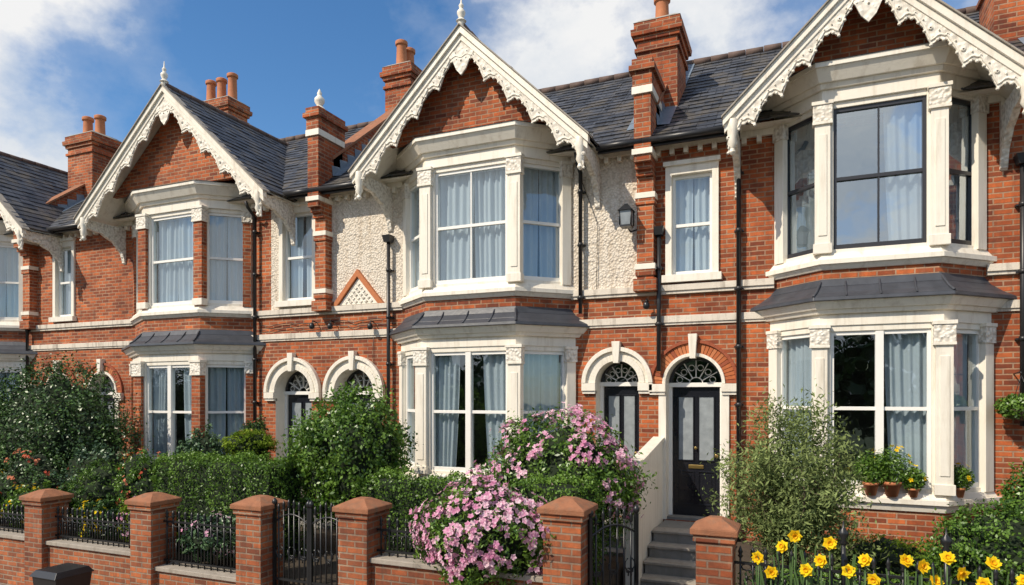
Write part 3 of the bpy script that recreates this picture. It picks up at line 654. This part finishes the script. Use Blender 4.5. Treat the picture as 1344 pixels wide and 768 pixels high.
# ------------------------------------------------------------------ foliage
def mk_leaves(name,pts,nrm,size,mat,parent,asp=.5,cv=None,bend=.4):
    n=len(pts); r=rng.normal(size=(n,3)); nn=nrm*.7+r*.6; nn/=np.linalg.norm(nn,axis=1)[:,None]+1e-9
    t=rng.normal(size=(n,3)); t-= (t*nn).sum(1)[:,None]*nn; t/=np.linalg.norm(t,axis=1)[:,None]+1e-9
    b=np.cross(nn,t); s=size*rng.uniform(.6,1.35,n)[:,None]
    V=np.empty((n,4,3)); V[:,0]=pts-t*s*.5; V[:,1]=pts+b*s*asp*.5+nn*s*.08*bend; V[:,2]=pts+t*s*.5-nn*s*.2*bend; V[:,3]=pts-b*s*asp*.5+nn*s*.08*bend
    me=bpy.data.meshes.new(name); me.vertices.add(4*n); me.vertices.foreach_set('co',V.reshape(-1))
    me.loops.add(4*n); me.loops.foreach_set('vertex_index',np.arange(4*n,dtype=np.int32)); me.polygons.add(n)
    me.polygons.foreach_set('loop_start',np.arange(0,4*n,4,dtype=np.int32)); me.polygons.foreach_set('loop_total',np.full(n,4,dtype=np.int32)); me.update(calc_edges=True)
    c=cv if cv is not None else rng.uniform(0,1,n); col=np.ones((n,4,4)); col[:,:,0]=c[:,None]; col[:,:,1]=c[:,None]; col[:,:,2]=c[:,None]
    at=me.color_attributes.new('Col','FLOAT_COLOR','POINT'); at.data.foreach_set('color',col.reshape(-1))
    me.materials.append(mat); ob=bpy.data.objects.new(name,me); S.collection.objects.link(ob); ob.parent=parent; return ob
def lump(d,seed,k=3.0):
    a=np.sin(d[:,0]*k*2.1+seed)+np.sin(d[:,1]*k*2.7+seed*1.7)+np.sin(d[:,2]*k*2.3+seed*2.3)+.6*np.sin((d[:,0]+d[:,2])*k*4.3+seed*3)+.5*np.sin((d[:,1]-d[:,0])*k*5.1+seed)
    return a/3.5
def rdir(n):
    d=rng.normal(size=(n,3)); return d/np.linalg.norm(d,axis=1)[:,None]
def petals(name,P_,C_,fsz,mat,root,w=.75,cup=.35):
    vs=[];fs=[];cs=[]
    for (ctr,u,nr),c in zip(P_,C_):
        s=np.cross(nr,u); k=len(vs); tip=ctr+u*fsz+nr*fsz*cup
        vs+=[tuple(ctr),tuple(ctr+u*fsz*.6+s*fsz*w*.5+nr*fsz*cup*.3),tuple(tip+s*fsz*.12),tuple(ctr+u*fsz*.6-s*fsz*w*.5+nr*fsz*cup*.3)]; fs.append((k,k+1,k+2,k+3)); cs+=[max(0,c-.4)]+[c]*1+[min(1,c+.2)]+[c]
    me=bpy.data.meshes.new(name); me.from_pydata(vs,[],fs); at=me.color_attributes.new('Col','FLOAT_COLOR','POINT')
    at.data.foreach_set('color',np.array([[c,c,c,1] for c in cs],dtype=float).reshape(-1)); me.materials.append(mat)
    o=bpy.data.objects.new(name,me); S.collection.objects.link(o); o.parent=root
def shrub(name,c,r,n=7000,size=.05,mat=L_MID,asp=.55,amp=.16,fl=None,nf=0,core=.76,fsz=.035,airy=.16):
    root=empty(name); seed=random.uniform(0,50); c=np.array(c);r=np.array(r)
    d=rdir(n); l=lump(d,seed); R=1+amp*l
    depth=np.abs(rng.normal(0,airy,n)); f=R*(1-depth+.05*rng.normal(size=n))
    nc=max(30,n//70); cd=rdir(nc); cf=(1+amp*lump(cd,seed))*(1-.16*rng.random(nc)+.08*rng.random(nc)); cc=cd*cf[:,None]
    idx=rng.integers(0,nc,n); p2=cc[idx]+rng.normal(0,.08,(n,3)); p1=d*f[:,None]
    use=rng.random(n)<.68; p=np.where(use[:,None],p2,p1); pts=c+p*r
    keep=(pts[:,2]>.62)&((p*p).sum(1)>.35); pts=pts[keep]; p=p[keep]; idx=idx[keep]; use=use[keep]
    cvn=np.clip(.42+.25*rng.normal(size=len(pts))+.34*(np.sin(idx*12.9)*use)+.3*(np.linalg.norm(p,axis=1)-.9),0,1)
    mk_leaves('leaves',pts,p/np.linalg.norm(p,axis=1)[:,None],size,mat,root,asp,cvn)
    ns=max(8,n//500); sd_=rdir(ns); sd_=sd_[sd_[:,2]>-.2]; SP=[];SN=[]
    for q in sd_:
        b0=c+q*(1+amp*lump(q[None],seed)[0])*r; dr=q+np.array([0,0,.5]); dr/=np.linalg.norm(dr); L=random.uniform(.08,.2)
        for k in range(14): SP.append(b0+dr*L*k/13+rng.normal(0,.018,3)); SN.append(q)
    if SP and name!='topiary_ball': mk_leaves('shoots',np.array(SP),np.array(SN),size*.9,mat,root,asp,np.clip(.75+.2*rng.normal(size=len(SP)),0,1))
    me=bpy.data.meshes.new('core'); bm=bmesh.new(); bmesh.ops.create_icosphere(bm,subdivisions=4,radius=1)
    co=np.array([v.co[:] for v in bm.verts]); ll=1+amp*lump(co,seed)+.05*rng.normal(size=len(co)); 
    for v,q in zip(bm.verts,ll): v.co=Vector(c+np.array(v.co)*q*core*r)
    bm.to_mesh(me); bm.free(); me.materials.append(CORE); o=bpy.data.objects.new('shade_core',me); S.collection.objects.link(o); o.parent=root  # solid dark core blocks see-through; shade between the leaves put into its colour
    st=Part('stems'); 
    for i in range(4): 
        a=random.uniform(0,6.28); st.tube([(c[0]+.08*math.cos(a),c[1]+.08*math.sin(a),.55),(c[0]+r[0]*.4*math.cos(a),c[1]+r[1]*.4*math.sin(a),c[2])],[.03,.015],BARK,6)
    st.done(root)
    if fl:
        d=rdir(nf*3); d=d[(d[:,2]>-.5)][:nf]; P_=[];C_=[]
        for q in d:
            base=c+q*(1+amp*lump(q[None],seed)[0]+.03)*r; cvb=random.uniform(.1,.95)
            for k in range(random.randint(5,10)):
                off=rng.normal(0,fsz*1.25,3); ctr=base+off; nr=q+off/fsz*.35; nr/=np.linalg.norm(nr)
                t=np.cross(nr,[.3,.5,.8]); t/=np.linalg.norm(t); b=np.cross(nr,t); ph=random.random()*6
                for j in range(5):
                    a=ph+j*1.2566; P_.append((ctr,t*math.cos(a)+b*math.sin(a),nr)); C_.append(np.clip(cvb+random.uniform(-.3,.3),0,1))
        petals('flowers',P_,C_,fsz,fl,root,.85)
    return root
def hedge(x0,x1,y0,y1,z0,z1,n=9000,size=.035,mat=None):
    root=empty('box_hedge'); dims=np.array([x1-x0,y1-y0,z1-z0]); c=np.array([(x0+x1)/2,(y0+y1)/2,(z0+z1)/2])
    A=np.array([dims[1]*dims[2],dims[1]*dims[2],dims[0]*dims[2],dims[0]*dims[2]*.5,dims[0]*dims[1]*1.2]); A=A/A.sum()
    fc=rng.choice(5,n,p=A); q=rng.uniform(-.5,.5,(n,3)); nr=np.zeros((n,3))
    for k,(ax,sg) in enumerate(((0,-1),(0,1),(1,-1),(1,1),(2,1))):
        m=fc==k; q[m,ax]=sg*.5; nr[m,ax]=sg
    pts=c+q*dims
    rr=.12; inner=np.clip(pts,[x0+rr,y0+rr,z0],[x1-rr,y1-rr,z1-rr]); dd=pts-inner; ln=np.linalg.norm(dd,axis=1)[:,None]+1e-6; pts=inner+dd/ln*np.minimum(ln,rr)
    bumpy=.03*(np.sin(pts[:,0]*7)+np.sin(pts[:,2]*11+pts[:,0]*5)+np.sin(pts[:,0]*17+pts[:,1]*9)); pts+=nr*(bumpy[:,None]+rng.normal(0,.028,(n,1)))
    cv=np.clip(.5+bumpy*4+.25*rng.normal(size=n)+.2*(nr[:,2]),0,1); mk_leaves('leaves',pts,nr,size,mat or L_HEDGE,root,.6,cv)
    P=Part('shade_core'); P.box(F0,x0+.07,x1-.07,-y1+.07,-y0-.07,z0,z1-.07,CORE); P.done(root)  # dark filler box, coloured as the shade inside the hedge
shrub('laurel_bush',(-13.9,-2.1,2.1),(1.9,1.0,1.45),24000,.064,L_DARK,.5,.14)
shrub('laurel_bush',(-16.5,-2.2,1.9),(1.4,.9,1.2),7000,.08,L_DARK,.5,.16)
shrub('leafy_shrub',(-6.35,-2.4,2.02),(.90,.75,1.02),18000,.058,L_MID,.62,.22)
hedge(-9.35,-6.95,-3.55,-2.75,.6,2.02,18000,.038); hedge(-5.5,-3.75,-3.4,-2.85,.6,1.9,10000,.038); hedge(-3.2,-2.2,-3.75,-3.05,.6,1.98,8000,.038)
shrub('topiary_ball',(-8.5,-2.35,2.16),(.42,.4,.26),4000,.038,L_LIME,.6,.05)
shrub('flowering_rhododendron',(-2.98,-2.35,1.80),(1.06,.75,.93),12000,.062,L_MID,.45,.14,PINK,160,fsz=.038)
shrub('flowering_rhododendron',(-3.24,-4.22,1.42),(.74,.5,.58),8000,.058,L_MID,.45,.16,PINK,165,fsz=.038)
shrub('round_bush',(1.78,-3.5,1.5),(.62,.45,.48),10000,.037,L_HEDGE,.6,.06)
shrub('leafy_shrub',(2.75,-1.2,1.5),(.45,.4,.8),4500,.05,L_MID,.6,.2)
for i,(x,y,z,rx,rz_,m,fl) in enumerate([(-12.6,-3.3,1.4,.8,.58,L_DARK,REDF),(-11.4,-3.0,1.5,.7,.62,L_BLUE,None),(-10.6,-3.4,1.38,.62,.52,L_HEDGE,None),(-9.85,-3.3,1.5,.5,.55,L_MID,REDF),(-9.0,-3.9,1.1,.42,.36,L_LIME,PINK),(-7.6,-3.9,1.0,.5,.28,L_BLUE,PINK),(-10.3,-1.7,1.7,.5,.65,L_BLUE,None),(-7.7,-1.7,1.9,.32,.6,L_LIME,None),(-14.5,-3.4,1.35,.9,.55,L_BLUE,YEL),(-5.0,-1.4,1.1,.5,.45,L_MID,None),(-11.9,-3.75,1.1,.5,.34,L_MID,YEL),(-7.0,-1.4,1.8,.35,.55,L_DARK,REDF),(-13.4,-3.8,1.1,.5,.36,L_HEDGE,REDF),(-10.1,-3.85,1.0,.4,.34,L_DARK,YEL),(-9.4,-1.3,1.9,.3,.7,L_DARK,REDF)]):
    shrub('garden_shrub',(x,y,z),(rx,rx*.7,rz_),4000,random.choice((.045,.055,.065)),m,random.choice((.35,.5,.65)),.26,fl,16 if fl else 0,fsz=.026)
def olive(c):
    root=empty('olive_tree'); T=Part('trunk'); x,y=c; tips=[]
    T.tube([(x,y,.6),(x+.02,y,1.0),(x-.02,y+.02,1.35)],[.05,.042,.036],BARK,8)
    for i in range(15):
        a=i*2.4; e=random.uniform(.25,1.25); L=random.uniform(.6,1.0); z0=random.uniform(1.0,1.4)
        p=Vector((x,y,z0)); d=Vector((math.cos(a)*math.cos(e),math.sin(a)*math.cos(e),math.sin(e))); path=[p]; 
        for k in range(5):
            d=(d+Vector((random.uniform(-.2,.2),random.uniform(-.2,.2),.12))).normalized(); p=p+d*L/4*random.uniform(.8,1.2); path.append(p)
        T.tube(path,[.022,.018,.014,.01,.007,.004],BARK,6)
        for k in range(2,6):
            for m in range(3):
                q=path[k]+Vector(rng.normal(0,.14,3)); T.tube([path[k],q],[.005,.002],BARK,4); tips.append(q)
    T.done(root)
    base=np.array([t[:] for t in tips]); 
    ext=rdir(230)*np.array([.68,.6,.98])*rng.uniform(.3,1.0,(230,1))+np.array([x-.02,y,2.02]); base=np.vstack([base,ext])
    n=26000; idx=rng.integers(0,len(base),n); st=rng.normal(0,1,(n,3))*np.array([.08,.08,.10]); pts=base[idx]+st; nr=pts-np.array([x,y,2]); nr/=np.linalg.norm(nr,axis=1)[:,None]
    cv=np.clip(.5+.32*np.sin(idx*7.7)+.2*rng.normal(size=n),0,1)
    mk_leaves('leaves',pts,nr*.4,.06,L_OLIVE,root,.3,cv)
olive((-.04,-2.9))
LEAFS=simple('stem_green',(.06,.12,.03),.6,.2,9)
def daffodils(items):
    root=empty('yellow_daffodils'); st=Part('stems'); P_=[];C_=[]; tr=Part('trumpets'); TR=simple('trumpet_yellow',(.80,.40,.01),.6,.1,10)
    for x,y,z in items:
        st.tube([(x+random.uniform(-.08,.08),y,.95),(x,y,(z+.95)/2),(x,y+.01,z-.03)],.007,LEAFS,5)
        for k in range(4):
            a=random.uniform(-.14,.14); st.quad((x+a,y+.02,.95),(x+a+.022,y+.02,.95),(x+a*1.8+.012,y,z-.08),(x+a*1.8,y,z-.08),LEAFS)
        nr=np.array([random.uniform(-.9,.8),-1,random.uniform(-.2,.9)]); nr/=np.linalg.norm(nr); t=np.cross(nr,[0,0,1.]); t/=np.linalg.norm(t); b=np.cross(nr,t); c=np.array([x,y,z]); ph=random.random()
        for lay,(rad,cu) in enumerate(((1.0,.1),(.8,.5))):
            for j in range(6):
                a=ph+lay*.5+j*math.pi/3; P_.append((c+nr*.004*lay,(t*math.cos(a)+b*math.sin(a))*rad+nr*(cu+random.uniform(-.15,.15)),nr)); C_.append(random.uniform(.2,1))
        tr.tube([tuple(c),tuple(c+nr*.03)],[.012,.02],TR,10,cap=False)
    petals('petals',P_,C_,.066,YEL,root,.85,.1); st.done(root); tr.done(root)
daffodils([(-.33,-4.38,1.50),(-.12,-4.4,1.62),(-.02,-4.35,1.72),(.2,-4.4,1.52),(.27,-4.38,1.68),(.42,-4.4,1.45),(.86,-4.38,1.58),(.98,-4.4,1.55),(1.08,-4.38,1.42),(1.25,-4.45,1.53),(1.7,-4.4,1.5),(1.6,-4.38,1.38),(.62,-4.4,1.40),(2.0,-4.4,1.53),(1.42,-4.42,1.45),(-.22,-4.42,1.38),(.08,-4.45,1.44),(1.16,-4.42,1.64),(1.86,-4.4,1.60),(2.2,-4.4,1.45),(1.48,-4.4,1.62),(.55,-4.42,1.56)])
shrub('low_foliage',(.5,-3.6,.95),(1.1,.4,.34),6000,.048,L_MID,.4,.2)
shrub('low_foliage',(.95,-1.9,1.0),(.7,.4,.36),3500,.048,L_LIME,.4,.25)
def potted(x,y,z,s,fl,name='potted_plant'):
    root=empty(name); P=Part('pot'); P.lathe(x,y,[(.05*s,z),(.075*s,z+.11*s),(.085*s,z+.11*s),(.085*s,z+.14*s),(.07*s,z+.14*s),(.065*s,z+.12*s)],POTC,14); P.done(root)
    n=1300; d=rdir(n); pts=np.array([x,y,z+.28*s])+d*np.array([.17,.12,.18])*s*rng.uniform(.4,1.1,(n,1)); pts=pts[pts[:,2]>z+.1*s]
    mk_leaves('leaves',pts,(pts-np.array([x,y,z+.2]))*3,.05,L_MID,root,.4)
    if fl:
        P_=[];C_=[]
        for q in rdir(18):
            if q[2]<-.1: continue
            c=np.array([x,y,z+.3*s])+q*np.array([.18,.13,.2])*s; t=np.cross(q,[.1,.2,.9]); t/=np.linalg.norm(t); b=np.cross(q,t)
            for j in range(5): a=j*1.2566; P_.append((c,t*math.cos(a)+b*math.sin(a),q)); C_.append(random.random())
        petals('flowers',P_,C_,.034,fl,root)
potted(.92,-.76,1.66,1.25,None); potted(1.17,-.76,1.66,1.4,YEL); potted(1.42,-.76,1.66,.85,YEL); potted(1.98,-.52,1.66,.9,YEL)
root=empty('hanging_basket'); P=Part('basket'); bx,by,bz=2.70,-.32,2.8
P.tube([(bx,-.01,bz+.5),(bx,-.34,bz+.52),(bx,-.34,bz+.48)],.01,IRON,6); P.lathe(bx,by,[(.03,bz-.12),(.12,bz-.07),(.17,bz),(.18,bz+.03),(.15,bz+.02)],BARK,14)
for a in (0,2.1,4.2): P.tube([(bx+.16*math.cos(a),by+.16*math.sin(a),bz),(bx,-.34,bz+.48)],.004,IRON,4)
P.done(root); n=2500; d=rdir(n); pts=np.array([bx,by,bz+.06])+d*np.array([.26,.22,.16])*rng.uniform(.5,1.1,(n,1)); mk_leaves('leaves',pts,d,.05,L_MID,root,.5)
P=Part('rubbish_bin'); x,y=-9.3,-4.95
P.prism([(x-.2,y-.2),(x+.2,y-.2),(x+.2,y+.2),(x-.2,y+.2)],0,[(x-.25,y-.25),(x+.25,y-.25),(x+.25,y+.25),(x-.25,y+.25)],.56,IRON)
P.prism([(x-.27,y-.28),(x+.27,y-.28),(x+.27,y+.27),(x-.27,y+.27)],.56,[(x-.22,y-.22),(x+.22,y-.22),(x+.22,y+.22),(x-.22,y+.22)],.64,IRON)
P.tube([(x-.2,y+.3,.55),(x+.2,y+.3,.55)],.015,IRON,8)
for sx in (-.22,.22): P.tube([(x+sx-.02,y+.22,.06),(x+sx+.02,y+.22,.06)],.06,IRON,12)
P.done(None,.01)
root=empty('row_of_trees'); T=Part('trunks'); allp=[];alln=[]
for i in range(17):
    x=-42+i*4.6+random.uniform(-1,1); y=-30+random.uniform(-2,2); h=random.uniform(5.5,8)
    T.tube([(x,y,-.2),(x+.1,y,h*.5),(x,y,h*.8)],[.25,.18,.06],BARK,8); d=rdir(1100); f=(1+.2*lump(d,i*1.7))*rng.uniform(.55,1.05,1100)
    allp.append(np.array([x,y,h*.55])+d*f[:,None]*np.array([3.2,2.4,h*.46])); alln.append(d)
T.done(root); mk_leaves('leaves',np.vstack(allp),np.vstack(alln),.65,L_DARK,root,.7)
# ------------------------------------------------------------------ light, sky, camera
az=math.radians(-33); el=math.radians(43)
sv=Vector((math.sin(az)*math.cos(el),-math.cos(az)*math.cos(el),math.sin(el)))
sd=bpy.data.lights.new('sun','SUN'); sd.energy=4.9; sd.angle=math.radians(.5); sd.color=(1,.89,.73)
so=bpy.data.objects.new('sun',sd); S.collection.objects.link(so); so.rotation_euler=(-sv).to_track_quat('-Z','Y').to_euler(); so.location=(-8,-20,20)
w=bpy.data.worlds.new('World'); S.world=w; w.use_nodes=True; nt=w.node_tree; nt.nodes.clear()
o=nt.nodes.new('ShaderNodeOutputWorld'); bg=nt.nodes.new('ShaderNodeBackground'); bg.inputs[1].default_value=.14
sk=nt.nodes.new('ShaderNodeTexSky'); sk.sky_type='NISHITA'; sk.sun_disc=False; sk.sun_elevation=el; sk.sun_rotation=math.atan2(sv.x,sv.y); sk.air_density=1.0; sk.dust_density=.4; sk.ozone_density=2.4
hs=nt.nodes.new('ShaderNodeHueSaturation'); hs.inputs['Saturation'].default_value=1.24; hs.inputs['Value'].default_value=1.12; nt.links.new(sk.outputs[0],hs.inputs['Color']); nt.links.new(hs.outputs[0],bg.inputs[0])
b2=nt.nodes.new('ShaderNodeBackground'); b2.inputs[1].default_value=.90
tc=nt.nodes.new('ShaderNodeTexCoord'); mp=nt.nodes.new('ShaderNodeMapping'); mp.inputs['Scale'].default_value=(1,1,1.35); mp.inputs['Location'].default_value=(1.22,.2,.16); nt.links.new(tc.outputs['Generated'],mp.inputs[0])
n1=noise(nt,mp.outputs[0],2.1,11,.58)
r=nt.nodes.new('ShaderNodeValToRGB'); e=r.color_ramp.elements; e[0].position=.40; e[0].color=(.0,.0,.0,1); e[1].position=.565; e[1].color=(1,1,1,1); m_=e.new(.475); m_.color=(.18,.18,.18,1)
nt.links.new(n1,r.inputs[0]); cl=r.outputs[0]
n2=noise(nt,mp.outputs[0],4.5,7,.6); cc=ramp(nt,n2,.34,.58,(.72,.79,.88,1),(1,1,1,1)); nt.links.new(cc,b2.inputs[0])
mx=nt.nodes.new('ShaderNodeMixShader'); nt.links.new(cl,mx.inputs[0]); nt.links.new(bg.outputs[0],mx.inputs[1]); nt.links.new(b2.outputs[0],mx.inputs[2]); nt.links.new(mx.outputs[0],o.inputs[0])
cd=bpy.data.cameras.new('camera'); cam=bpy.data.objects.new('camera',cd); S.collection.objects.link(cam)
cd.sensor_width=36; cd.lens=880/1344*36; cd.shift_y=136/1344; cd.clip_end=2000
cam.location=(0,-11.02,3.0); cam.rotation_euler=(math.radians(90),0,math.radians(23.03)); S.camera=cam
S.view_settings.view_transform='Standard'; S.view_settings.look='None'; S.view_settings.exposure=0
